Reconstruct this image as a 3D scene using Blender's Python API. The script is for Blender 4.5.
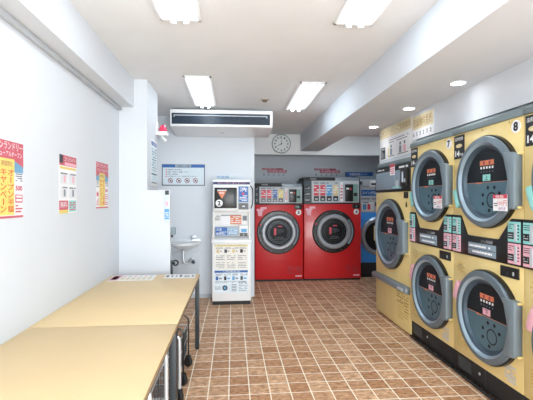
import bpy, bmesh, math, random
from mathutils import Vector, Matrix
PI = math.pi
random.seed(7)
S = bpy.context.scene
for o in list(bpy.data.objects): bpy.data.objects.remove(o)

# ------------------------------------------------------------- camera
cam_d = bpy.data.cameras.new('camera')
cam = bpy.data.objects.new('camera', cam_d)
S.collection.objects.link(cam)
F = 390.0
cam_d.sensor_fit = 'HORIZONTAL'; cam_d.sensor_width = 36.0
cam_d.lens = F / 533.0 * 36.0
cam_d.clip_start = 0.02; cam_d.clip_end = 60
cam.location = (0, 0, 1.5)
cam.rotation_euler = (PI/2, 0, -math.atan(33.5 / F))
S.camera = cam

# ------------------------------------------------------------- world, exposure
W = bpy.data.worlds.new('world'); S.world = W; W.use_nodes = True
W.node_tree.nodes['Background'].inputs[0].default_value = (0.75, 0.85, 1, 1)
W.node_tree.nodes['Background'].inputs[1].default_value = 0.6
S.view_settings.view_transform = 'Standard'
try: S.view_settings.look = 'None'
except Exception: pass
S.view_settings.gamma = 1.0
S.view_settings.use_curve_mapping = False
S.view_settings.exposure = 0.8
TUBE = 7.0           # emission of the fluorescent tubes
DOWN = 2.4            # watts of each downlight
# added area light standing in for unseen shop-front daylight behind the viewpoint
front_fill_d = bpy.data.lights.new('added_front_daylight', 'AREA'); front_fill_d.shape = 'RECTANGLE'
front_fill_d.size = 3.2; front_fill_d.size_y = 2.3; front_fill_d.energy = 215.0; front_fill_d.color = (0.92, 0.97, 1.0)
front_fill_o = bpy.data.objects.new('added_front_daylight', front_fill_d); S.collection.objects.link(front_fill_o)
front_fill_o.location = (1.4, -2.5, 1.3); front_fill_o.rotation_euler = (PI/2, 0, 0)

# ------------------------------------------------------------- materials
def lin(c):
    c = c / 255.0
    return c / 12.92 if c <= 0.04045 else ((c + 0.055) / 1.055) ** 2.4
def rgb(t): return (lin(t[0]), lin(t[1]), lin(t[2]), 1)
MC = {}
def mat(name, col, rough=0.5, metal=0.0, var=0.04, scale=6.0, bump=0.0, emit=0.0, spec=0.5, coat=0.0, bscale=None):
    if name in MC: return MC[name]
    m = bpy.data.materials.new(name); m.use_nodes = True
    nt = m.node_tree; b = nt.nodes['Principled BSDF']
    c = rgb(col)
    b.inputs['Base Color'].default_value = c
    b.inputs['Roughness'].default_value = rough
    b.inputs['Metallic'].default_value = metal
    b.inputs['Specular IOR Level'].default_value = spec
    b.inputs['Coat Weight'].default_value = coat
    b.inputs['Coat Roughness'].default_value = 0.08
    tc = nt.nodes.new('ShaderNodeTexCoord')
    if var > 0:
        n = nt.nodes.new('ShaderNodeTexNoise'); n.inputs['Scale'].default_value = scale
        n.inputs['Detail'].default_value = 4
        nt.links.new(tc.outputs['Object'], n.inputs['Vector'])
        r = nt.nodes.new('ShaderNodeValToRGB')
        r.color_ramp.elements[0].position = 0.3; r.color_ramp.elements[1].position = 0.7
        r.color_ramp.elements[0].color = tuple(x * (1 - var) for x in c[:3]) + (1,)
        r.color_ramp.elements[1].color = tuple(min(1, x * (1 + var)) for x in c[:3]) + (1,)
        nt.links.new(n.outputs['Fac'], r.inputs['Fac'])
        nt.links.new(r.outputs['Color'], b.inputs['Base Color'])
    if bump > 0:
        n2 = nt.nodes.new('ShaderNodeTexNoise'); n2.inputs['Scale'].default_value = bscale or 120
        bp = nt.nodes.new('ShaderNodeBump'); bp.inputs['Strength'].default_value = bump
        bp.inputs['Distance'].default_value = 0.002
        nt.links.new(tc.outputs['Object'], n2.inputs['Vector'])
        nt.links.new(n2.outputs['Fac'], bp.inputs['Height'])
        nt.links.new(bp.outputs['Normal'], b.inputs['Normal'])
    if emit > 0:
        b.inputs['Emission Color'].default_value = c
        b.inputs['Emission Strength'].default_value = emit
    MC[name] = m
    return m

def floor_mat():
    m = bpy.data.materials.new('floor_tiles'); m.use_nodes = True
    nt = m.node_tree; b = nt.nodes['Principled BSDF']; N = nt.nodes.new; L = nt.links.new
    tc = N('ShaderNodeTexCoord'); mp = N('ShaderNodeMapping')
    mp.inputs['Location'].default_value = (0.032, 0.04, 0)
    L(tc.outputs['Object'], mp.inputs['Vector'])
    br = N('ShaderNodeTexBrick'); br.offset = 0; br.squash = 1
    br.inputs['Scale'].default_value = 1
    br.inputs['Brick Width'].default_value = 0.1605; br.inputs['Row Height'].default_value = 0.1605
    br.inputs['Mortar Size'].default_value = 0.0052; br.inputs['Mortar Smooth'].default_value = 0.15
    br.inputs['Color1'].default_value = rgb((212, 164, 122)); br.inputs['Color2'].default_value = rgb((250, 212, 172))
    br.inputs['Mortar'].default_value = rgb((252, 244, 226))
    L(mp.outputs['Vector'], br.inputs['Vector'])
    mp2 = N('ShaderNodeMapping'); mp2.inputs['Scale'].default_value = (12, 24, 1)
    L(tc.outputs['Object'], mp2.inputs['Vector'])
    n = N('ShaderNodeTexNoise'); n.inputs['Scale'].default_value = 1.6; n.inputs['Detail'].default_value = 6
    n.inputs['Roughness'].default_value = 0.65
    L(mp2.outputs['Vector'], n.inputs['Vector'])
    rp = N('ShaderNodeValToRGB')
    rp.color_ramp.elements[0].position = 0.32; rp.color_ramp.elements[0].color = rgb((160, 128, 108))
    rp.color_ramp.elements[1].position = 0.68; rp.color_ramp.elements[1].color = (1, 1, 1, 1)
    L(n.outputs['Fac'], rp.inputs['Fac'])
    mx = N('ShaderNodeMix'); mx.data_type = 'RGBA'; mx.blend_type = 'MULTIPLY'
    inv = N('ShaderNodeMath'); inv.operation = 'SUBTRACT'; inv.inputs[0].default_value = 1.0
    L(br.outputs['Fac'], inv.inputs[1]); L(inv.outputs[0], mx.inputs[0])
    L(br.outputs['Color'], mx.inputs[6]); L(rp.outputs['Color'], mx.inputs[7])
    L(mx.outputs[2], b.inputs['Base Color'])
    b.inputs['Roughness'].default_value = 0.42
    b.inputs['Specular IOR Level'].default_value = 0.25
    bp = N('ShaderNodeBump'); bp.inputs['Strength'].default_value = 0.35; bp.inputs['Distance'].default_value = 0.003
    L(inv.outputs[0], bp.inputs['Height']); L(bp.outputs['Normal'], b.inputs['Normal'])
    return m

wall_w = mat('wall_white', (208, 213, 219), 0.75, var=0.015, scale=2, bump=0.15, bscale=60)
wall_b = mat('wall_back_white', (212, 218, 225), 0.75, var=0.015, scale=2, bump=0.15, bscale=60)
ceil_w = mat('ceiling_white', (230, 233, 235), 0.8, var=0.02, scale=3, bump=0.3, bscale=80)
alc_w = mat('alcove_shade_grey', (184, 190, 197), 0.7, var=0.02, scale=3)  # shade below the bulkhead is put into this wall grey
white = mat('white_enamel', (232, 234, 236), 0.35, var=0.015)
offw = mat('ivory_enamel', (224, 224, 222), 0.4, var=0.02)
paper = mat('paper_white', (232, 232, 234), 0.6, var=0.02, scale=30)
black = mat('black_plastic', (16, 17, 19), 0.35, var=0.1)
matte_black = mat('matte_black', (26, 27, 29), 0.6, var=0.15, bump=0.2)
dgrey = mat('dark_grey_steel', (58, 68, 74), 0.45, 0.3, var=0.06)
ringd = mat('dryer_ring_recess_shade', (66, 84, 98), 0.35, 0.2, var=0.06, scale=8)  # ring metal darkened: recess shade put into the colour
legm = mat('table_leg_charcoal', (44, 50, 54), 0.5, 0.2, var=0.05)
redring = mat('door_ring_grey', (150, 154, 160), 0.42, 0.35, var=0.08, scale=20)
platem = mat('hinge_plate_grey', (116, 130, 138), 0.45, 0.15, var=0.03)
grey = mat('grey_plastic', (128, 140, 150), 0.4, 0.2, var=0.05)
lgrey = mat('light_grey', (186, 192, 198), 0.45, var=0.03)
trimg = mat('grey_green_trim', (124, 138, 142), 0.4, 0.2, var=0.05)
chrome = mat('chrome', (205, 210, 214), 0.3, 0.6, var=0.03)
brushed = mat('brushed_steel', (176, 186, 196), 0.3, 0.75, var=0.08, scale=20)
ringm = mat('dryer_ring_metal', (106, 120, 130), 0.4, 0.3, var=0.06, scale=8)
ringl = mat('dryer_ring_highlight', (158, 180, 194), 0.28, 0.4, var=0.05)  # pale tone paints the metal highlight on the inner bevel
yellow = mat('yellow_enamel', (230, 206, 140), 0.4, var=0.03, scale=5, coat=0.15)
yellow2 = mat('yellow_enamel_print', (212, 182, 108), 0.45, var=0.05, scale=40)
dyel = mat('dark_print_yellow', (150, 126, 72), 0.5, var=0.1, scale=50)
red = mat('red_enamel', (200, 28, 34), 0.35, var=0.03, coat=0.25)
redp = mat('red_label', (208, 66, 84), 0.5, var=0.08, scale=60)
dred = mat('dark_red_print', (140, 52, 72), 0.5, var=0.1, scale=60)
pink = mat('pink_label', (232, 176, 190), 0.5, var=0.04)
cyan = mat('cyan_label', (142, 208, 204), 0.5, var=0.04)
teal = mat('window_teal', (70, 104, 118), 0.3, var=0.08, scale=6, coat=0.2)
wdark = mat('window_dark', (24, 30, 36), 0.45, var=0.2, scale=8, spec=0.2)
blue = mat('blue_enamel', (56, 150, 238), 0.35, var=0.03, coat=0.2)
blab = mat('blue_label', (40, 96, 168), 0.5, var=0.06, scale=40)
sblue = mat('sky_blue_label', (86, 156, 208), 0.5, var=0.06, scale=40)
navy = mat('navy_label', (44, 44, 88), 0.5, var=0.05)
orange = mat('orange_label', (208, 122, 84), 0.5, var=0.06, scale=50)
yel = mat('poster_yellow', (226, 204, 112), 0.5, var=0.04)
gold = mat('banner_gold', (214, 196, 150), 0.55, var=0.08, scale=30)
wood = mat('table_laminate', (224, 197, 150), 0.5, var=0.03, scale=2.5)
woodedge = mat('table_edge_band', (150, 128, 98), 0.5, var=0.08)
porc = mat('porcelain', (232, 236, 240), 0.15, var=0.01, coat=0.5)
cred = mat('poster_character_red', (204, 70, 40), 0.5, var=0.03)
rubber = mat('rubber', (20, 20, 22), 0.7, var=0.1)
greylab = mat('grey_blue_panel', (134, 152, 166), 0.35, 0.1, var=0.05)
drum = mat('drum_steel', (74, 80, 86), 0.3, 0.6, var=0.35, scale=24)
tubem = mat('tube_glow', (238, 248, 255), 0.4, var=0, emit=TUBE)
ledm = mat('downlight_lens', (250, 252, 255), 0.4, var=0, emit=14.0)
redlens = mat('red_dome_plastic', (214, 40, 84), 0.12, var=0.1, coat=0.8)
txt = mat('black_print', (28, 30, 36), 0.6, var=0.05)
txtg = mat('grey_print', (112, 118, 128), 0.6, var=0.1, scale=80)
wtxt = mat('white_print', (236, 238, 240), 0.6, var=0.02)
bgold = mat('banner_pale_gold', (218, 206, 172), .55, var=.06, scale=30)
gtxt = mat('gold_print', (166, 140, 84), 0.6, var=0.05)

# ------------------------------------------------------------- mesh helpers
TCACHE = {}
def text_geo(s):
    if s in TCACHE: return TCACHE[s]
    cu = bpy.data.curves.new('t', 'FONT'); cu.body = s; cu.size = 1.0
    cu.resolution_u = 1; cu.align_x = 'LEFT'
    if s.isdigit() and len(s) < 4: cu.offset = 0.045; cu.resolution_u = 3
    elif len(s) == 1: cu.offset = 0.009
    ob = bpy.data.objects.new('t', cu); S.collection.objects.link(ob)
    dg = bpy.context.evaluated_depsgraph_get(); dg.update()
    me = ob.evaluated_get(dg).to_mesh()
    vs = [v.co.copy() for v in me.vertices]; fs = [tuple(p.vertices) for p in me.polygons]
    ob.evaluated_get(dg).to_mesh_clear()
    bpy.data.objects.remove(ob); bpy.data.curves.remove(cu)
    if vs:
        x0 = min(v.x for v in vs); x1 = max(v.x for v in vs); y0 = min(v.y for v in vs); y1 = max(v.y for v in vs)
    else: x0 = x1 = y0 = y1 = 0
    TCACHE[s] = (vs, fs, x0, x1, y0, y1)
    return TCACHE[s]

class MB:
    def __init__(s): s.bm = bmesh.new(); s.mats = []
    def mi(s, m):
        if m not in s.mats: s.mats.append(m)
        return s.mats.index(m)
    def face(s, vs, m):
        try: f = s.bm.faces.new(vs)
        except ValueError: return None
        f.material_index = s.mi(m); f.smooth = True
        return f
    def box(s, x0, y0, z0, x1, y1, z1, m, bev=0.0):
        if x0 > x1: x0, x1 = x1, x0
        if y0 > y1: y0, y1 = y1, y0
        if z0 > z1: z0, z1 = z1, z0
        v = [s.bm.verts.new(p) for p in ((x0,y0,z0),(x1,y0,z0),(x1,y1,z0),(x0,y1,z0),(x0,y0,z1),(x1,y0,z1),(x1,y1,z1),(x0,y1,z1))]
        fs = [s.face([v[i] for i in q], m) for q in ((0,3,2,1),(4,5,6,7),(0,1,5,4),(1,2,6,5),(2,3,7,6),(3,0,4,7))]
        if bev > 0:
            es = set(e for f in fs for e in f.edges)
            r = bmesh.ops.bevel(s.bm, geom=list(es), offset=bev, segments=2, profile=0.5, affect='EDGES')
            i = s.mi(m)
            for f in r['faces']: f.material_index = i; f.smooth = True
    def prism(s, pts, a0, a1, m, ax='y', bev=0.0):
        # pts: outline in the plane across the axis; 'y': (x,z), 'x': (y,z), 'z': (x,y)
        def P(p, a):
            return {'y': (p[0], a, p[1]), 'x': (a, p[0], p[1]), 'z': (p[0], p[1], a)}[ax]
        A = [s.bm.verts.new(P(p, a0)) for p in pts]; B = [s.bm.verts.new(P(p, a1)) for p in pts]
        fs = [s.face(A, m), s.face(list(reversed(B)), m)]
        n = len(pts)
        for i in range(n): fs.append(s.face([A[i], B[i], B[(i+1) % n], A[(i+1) % n]], m))
        fs = [f for f in fs if f]
        bmesh.ops.recalc_face_normals(s.bm, faces=fs)
        if bev > 0:
            es = set(e for f in fs for e in f.edges)
            r = bmesh.ops.bevel(s.bm, geom=list(es), offset=bev, segments=2, profile=0.5, affect='EDGES')
            i = s.mi(m)
            for f in r['faces']: f.material_index = i; f.smooth = True
    def lathe(s, prof, c, m, ax='y', seg=48, sx=1.0, sz=1.0, a0=0.0, a1=2*PI, cap0=True, cap1=True):
        # prof: (radius, out) with out along -Y ('y') or +Z ('z')
        full = abs(a1 - a0 - 2*PI) < 1e-6
        n = seg if full else seg + 1
        rings = []; fs = []
        for r, h in prof:
            ring = []
            for i in range(n):
                a = a0 + (a1 - a0) * i / seg
                x, y = r*sx*math.cos(a), r*sz*math.sin(a)
                p = (c[0]+x, c[1]-h, c[2]+y) if ax == 'y' else (c[0]+x, c[1]+y, c[2]+h)
                ring.append(s.bm.verts.new(p))
            rings.append(ring)
        k = n if full else n - 1
        for A, B in zip(rings, rings[1:]):
            for i in range(k):
                j = (i+1) % n
                fs.append(s.face([A[i], A[j], B[j], B[i]], m))
        if cap0 and prof[0][0] > 1e-5: fs.append(s.face(list(reversed(rings[0])), m))
        if cap1 and prof[-1][0] > 1e-5: fs.append(s.face(rings[-1], m))
        fs = [f for f in fs if f]
        bmesh.ops.recalc_face_normals(s.bm, faces=fs)
    def disc(s, cx, cz, r, y, m, t=0.002, seg=32): s.lathe([(r, -t), (r, 0)], (cx, y - 0, cz), m, seg=seg)
    def ring(s, cx, cz, r0, r1, y, m, t=0.002, seg=32):
        s.lathe([(r0, -t), (r0, 0), (r1, 0), (r1, -t)], (cx, y, cz), m, seg=seg, cap0=False, cap1=False)
    def sphere(s, c, r, m, seg=16, sc=(1,1,1)):
        ret = bmesh.ops.create_uvsphere(s.bm, u_segments=seg, v_segments=seg//2, radius=r)
        i = s.mi(m)
        for v in ret['verts']:
            v.co = Vector((v.co.x*sc[0]+c[0], v.co.y*sc[1]+c[1], v.co.z*sc[2]+c[2]))
            for f in v.link_faces: f.material_index = i; f.smooth = True
    def tube(s, pts, r, m, seg=10, closed=False):
        pts = [Vector(p) for p in pts]
        n = len(pts); rings = []
        up = None
        for i, p in enumerate(pts):
            if closed: d = (pts[(i+1) % n] - pts[i-1]).normalized()
            elif i == 0: d = (pts[1]-pts[0]).normalized()
            elif i == n-1: d = (pts[-1]-pts[-2]).normalized()
            else: d = ((pts[i+1]-p).normalized() + (p-pts[i-1]).normalized()).normalized()
            if up is None:
                up = Vector((0,0,1)) if abs(d.z) < 0.9 else Vector((1,0,0))
            a = d.cross(up)
            if a.length < 1e-4: a = d.cross(Vector((0.3,1,0.2)))
            a.normalize(); b = a.cross(d).normalized(); up = b
            rings.append([s.bm.verts.new(p + a*r*math.cos(2*PI*k/seg) + b*r*math.sin(2*PI*k/seg)) for k in range(seg)])
        fs = []
        for i in range(n if closed else n-1):
            A, B = rings[i], rings[(i+1) % n]
            for k in range(seg): fs.append(s.face([A[k], A[(k+1) % seg], B[(k+1) % seg], B[k]], m))
        if not closed: fs.append(s.face(list(reversed(rings[0])), m)); fs.append(s.face(rings[-1], m))
        bmesh.ops.recalc_face_normals(s.bm, faces=[f for f in fs if f])
    def text(s, body, x0, z0, x1, z1, y, m, fit=True):
        # lettering filling the rectangle, facing -Y
        vs, fs, a0, a1, b0, b1 = text_geo(body)
        if not vs: return
        kx = (x1-x0)/max(1e-6, a1-a0); kz = (z1-z0)/max(1e-6, b1-b0)
        if not fit: kx = kz = min(kx, kz)
        ox = (x0+x1)/2 - kx*(a0+a1)/2; oz = (z0+z1)/2 - kz*(b0+b1)/2
        V = [s.bm.verts.new((ox+kx*v.x, y, oz+kz*v.y)) for v in vs]
        for f in fs: s.face([V[i] for i in f], m)
    def lab(s, x0, z0, x1, z1, y, m, t=0.002): s.box(x0, y - t, z0, x1, y, z1, m)
    def lines(s, x0, z0, x1, z1, y, m, rows=4, fill=0.5, seed=1, chunk=0.12):
        # rows of small print too fine to read
        R = random.Random(seed); h = (z1-z0)/rows
        for r in range(rows):
            z = z1 - h*(r+0.5); x = x0
            while x < x1 - 0.001:
                w = (x1-x0)*chunk*R.uniform(0.5, 1.6); e = min(x1, x+w)
                if R.random() < 0.82: s.lab(x, z-h*fill/2, e, z+h*fill/2, y, m, 0.001)
                x = e + (x1-x0)*0.02
    def build(s, name, parent=None, loc=None):
        me = bpy.data.meshes.new(name)
        s.bm.normal_update()
        for e in s.bm.edges:
            if len(e.link_faces) == 2 and e.calc_face_angle(0) > math.radians(28): e.smooth = False
        s.bm.to_mesh(me); s.bm.free()
        for m in s.mats: me.materials.append(m)
        o = bpy.data.objects.new(name, me); S.collection.objects.link(o)
        if parent: o.parent = parent
        if loc: o.location = loc
        return o

def thing(name, label, cat, loc=(0,0,0), rz=0.0, group=None):
    o = bpy.data.objects.new(name, None); S.collection.objects.link(o)
    o.empty_display_size = 0.1
    o.location = loc; o.rotation_euler = (0, 0, rz)
    return tag(o, label, cat, group)
def tag(o, label, cat, group=None):
    o['label'] = label; o['category'] = cat
    if group: o['group'] = group
    return o
def struct(name, mb):
    o = mb.build(name); o['kind'] = 'structure'; return o
def dup(root, loc, label, rz=None):
    r = root.copy(); S.collection.objects.link(r); r.location = loc; r['label'] = label
    if rz is not None: r.rotation_euler = (0, 0, rz)
    for ch in list(root.children):
        c = ch.copy(); S.collection.objects.link(c); c.parent = r
        for g in list(ch.children):
            d = g.copy(); S.collection.objects.link(d); d.parent = c
    return r
def sbox(name, x0, y0, z0, x1, y1, z1, m):
    b = MB(); b.box(x0, y0, z0, x1, y1, z1, m); return struct(name, b)

# ------------------------------------------------------------- setting
YB = -2.6
sbox('floor', -1.3, YB, -0.1, 3.4, 8.2, 0.0, floor_mat())
sbox('ceiling', -1.3, YB, 2.78, 3.4, 8.2, 2.88, ceil_w)
sbox('wall_left', -1.3, YB, 0, -1.2, 6.15, 2.78, wall_w)
sbox('wall_back', -1.2, 6.05, 0, 0.33, 6.15, 2.78, wall_b)
sbox('wall_alcove_side', 0.23, 6.15, 0, 0.33, 8.1, 2.78, wall_b)
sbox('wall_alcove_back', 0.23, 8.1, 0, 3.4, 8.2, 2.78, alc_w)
sbox('wall_right', 3.3, YB, 0, 3.4, 8.1, 2.78, wall_w)
b = MB()
b.box(-1.3, YB-0.1, 0, -1.05, YB, 2.88, wall_w); b.box(3.05, YB-0.1, 0, 3.4, YB, 2.88, wall_w)
b.box(-1.05, YB-0.1, 2.48, 3.05, YB, 2.88, wall_w); b.box(-1.05, YB-0.1, 0, 3.05, YB, 0.12, wall_w); struct('wall_front', b)
b = MB()
for x in (-1.05, 0.3, 1.65, 3.0): b.box(x, YB-0.09, 0.12, x+.05, YB-0.02, 2.48, brushed)
b.box(-1.05, YB-0.09, 2.43, 3.05, YB-0.02, 2.48, brushed); b.box(-1.05, YB-0.09, .12, 3.05, YB-0.02, .17, brushed)
b.box(-1.0, YB-0.06, .17, 3.0, YB-0.05, 2.43, mat('window_glass', (200, 215, 220), .05, var=0, coat=1)); struct('window_1', b)
sbox('wall_pillar', -1.2, 4.24, 0, -0.91, 4.82, 2.78, wall_w)
sbox('wall_partition', -0.91, 4.24, 0, -0.668, 4.30, 1.605, wall_w)
sbox('wall_bulkhead', 0.33, 7.55, 2.385, 3.3, 7.7, 2.78, ceil_w)
sbox('trim_1', -1.2, YB, 2.48, -1.048, 4.24, 2.78, wall_w)            # boxed soffit on the left wall
b = MB(); b.box(-1.2, YB, 2.445, -1.17, 4.24, 2.48, lgrey, 0.006); struct('trim_2', b)
b = MB()
b.prism([(1.314, YB), (3.3, YB), (3.3, 5.70), (1.695, 5.70), (1.695, 7.55), (1.314, 7.55)], 2.455, 2.78, wall_w, 'z')
struct('trim_3', b)
b = MB()
b.prism([(YB, 2.16), (4.13, 2.16), (4.13, 1.98), (5.17, 1.98), (5.17, 2.455), (YB, 2.455)], 2.0, 2.12, wall_w, 'x')
b.box(2.0, 5.17, 1.0, 3.3, 5.19, 2.455, wall_w)
struct('trim_4', b)                                                    # fascia above the yellow machines
b = MB(); b.box(-0.668, 6.035, 0, -0.32, 6.05, 0.06, lgrey); struct('baseboard_back', b)

# ------------------------------------------------------------- ceiling lights
def ceiling_light(x, y, label):
    t = thing('ceiling_light', label, 'ceiling light', (x, y, 2.78), 0, 'fluorescent ceiling lights')
    w, l = 0.145, 0.63
    b = MB()
    b.box(-w, -l, -0.012, -w+0.018, l, 0, white); b.box(w-0.018, -l, -0.012, w, l, 0, white)
    b.box(-w, -l, -0.012, w, -l+0.018, 0, white); b.box(-w, l-0.018, -0.012, w, l, 0, white)
    b.build('frame', t)
    b = MB()
    b.prism([(-w+0.018, -0.001), (-w+0.018, -0.009), (-0.075, -0.003), (0.075, -0.003), (w-0.018, -0.009), (w-0.018, -0.001)], -l+0.018, l-0.018, white)
    b.build('reflector', t)
    for sx in (-0.045, 0.045):
        b = MB(); b.tube([(sx, -l+0.035, -0.026), (sx, l-0.035, -0.026)], 0.0175, tubem, 14); tb = b.build('tube', t)
        for sy in (-1, 1):
            b = MB(); b.box(sx-0.02, sy*(l-0.035)-0.012, -0.046, sx+0.02, sy*(l-0.035)+0.012, -0.004, white, 0.003)
            b.build('lamp_holder', t)
    return t
ceiling_light(-0.37, 4.70, 'lit ceiling light just in front of the air conditioner')
ceiling_light(0.87, 4.80, 'lit ceiling light nearest the wall clock, beside the ceiling beam')
ceiling_light(-0.37, 2.18, 'lit ceiling light at the top edge, left of centre')
ceiling_light(0.87, 2.14, 'lit ceiling light at the top edge, close to the right beam')
ceiling_light(-0.37, -0.6, 'added unseen ceiling light behind the viewpoint, on the left')  # unseen lamp added to light the near area
ceiling_light(0.87, -0.6, 'added unseen ceiling light behind the viewpoint, on the right')  # second unseen lamp of the added pair

ceiling_light(2.55, 6.55, 'added unseen ceiling light in the recess behind the right soffit, above the blue machine')  # hidden lamp added to brighten the bulkhead and blue machine

def downlight(y, label):
    t = thing('downlight', label, 'downlight', (1.83, y, 2.455), 0, 'round downlights in the low soffit')
    b = MB(); b.lathe([(0.052, 0), (0.052, -0.004), (0.06, -0.006), (0.066, -0.003), (0.066, 0)], (0, 0, 0), white, 'z', 32, cap0=False, cap1=False)
    b.build('rim', t)
    b = MB(); b.lathe([(0.0, -0.0045), (0.052, -0.0035), (0.052, 0)], (0, 0, 0), ledm, 'z', 32); b.build('lens', t)
    ld = bpy.data.lights.new('downlight_beam', 'SPOT'); ld.energy = DOWN; ld.color = (0.94, 0.98, 1.0)
    ld.spot_size = math.radians(110); ld.spot_blend = 0.8; ld.shadow_soft_size = 0.05
    lo = bpy.data.objects.new('downlight_beam', ld); S.collection.objects.link(lo)
    lo.parent = t; lo.location = (0, 0, -0.02)
downlight(4.96, 'farthest round downlight, above the yellow washer')
downlight(3.93, 'middle round downlight of the three in view in the soffit')
downlight(3.04, 'nearest round downlight in view, above the dryer numbered 8')
downlight(2.05, 'round downlight just beyond the right edge of the photo')
downlight(1.08, 'added unseen round downlight over the dryer column nearest the viewpoint')  # out-of-view lamp added for light, continuing the soffit row
downlight(0.1, 'added unseen round downlight level with the viewpoint in the soffit')  # added for light as well, outside the view

# ------------------------------------------------------------- tables
def table(y0, y1, label):
    t = thing('work_table', label, 'table', (-0.768, (y0+y1)/2, 0), 0, 'laundry folding tables along the left wall')
    hx = 0.431; hy = (y1-y0)/2 - 0.002
    b = MB(); b.box(-hx, -hy, 0.722, hx, hy, 0.75, wood, 0.002)
    b.box(-hx-0.0005, -hy-0.0005, 0.724, hx+0.0015, hy+0.0005, 0.745, woodedge); b.build('tabletop', t)
    b = MB()
    for sx in (-1, 1): b.box(sx*(hx-0.03)-0.012, -hy+0.04, 0.672, sx*(hx-0.03)+0.012, hy-0.04, 0.7225, dgrey)
    for sy in (-1, 1): b.box(-hx+0.04, sy*(hy-0.03)-0.012, 0.672, hx-0.04, sy*(hy-0.03)+0.012, 0.7225, dgrey)
    b.build('apron', t)
    for sx in (-1, 1):
        for sy in (-1, 1):
            b = MB(); cx, cy = sx*(hx-0.022), sy*(hy-0.022)
            b.box(cx-0.02, cy-0.02, 0.012, cx+0.02, cy+0.02, 0.7225, legm, 0.003)
            lg = b.build('leg', t)
            b = MB(); b.lathe([(0.016, 0), (0.018, 0.004), (0.018, 0.012)], (cx, cy, 0), rubber, 'z', 16); b.build('foot', lg)
    return t
table(2.405, 4.0, 'beige laminate table, the farther one, with printed sheets on its far end')
table(0.80, 2.403, 'beige laminate table in the near left corner with nothing on it')

def text_sheet(name, label, x0, x1, y0, y1, rz, kind):
    cx, cy = (x0+x1)/2, (y0+y1)/2; w, h = (x1-x0)/2, (y1-y0)/2
    b = MB()
    b.box(-w, -h, 0, w, h, 0.0015, paper)
    R = random.Random(len(label))
    def r(a0, b0, a1, b1, m): b.box(-w+2*w*a0, -h+2*h*b0, 0.0015, -w+2*w*a1, -h+2*h*b1, 0.0022, m)
    if kind == 'pink':
        r(.02, .05, .22, .95, pink); r(.05, .2, .18, .8, redp)
        for i in range(6): r(.26+i*.12, .12, .34+i*.12, .55, bgold); r(.26+i*.12, .7, .32+i*.12, .85, lgrey if i % 2 else pink)
    else:
        r(.05, .3, .14, .75, dgrey); r(.22, .3, .27, .8, txtg); r(.36, .3, .40, .75, txtg)
        r(.48, .3, .56, .8, dgrey); r(.64, .2, .82, .34, txtg); r(.64, .45, .82, .6, txtg); r(.88, .3, .95, .7, txtg)
    o = b.build(name); o.location = (cx, cy, 0.7502); o.rotation_euler = (0, 0, rz)
    return tag(o, label, 'notice')
text_sheet('printed_notice', 'laminated notice with a pink end on the far table by the wall', -1.17, -0.755, 3.72, 3.985, 0.02, 'pink')
text_sheet('printed_notice', 'white notice with dark symbols on the far table corner', -0.665, -0.37, 3.80, 3.985, 0.02, 'white')

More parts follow.
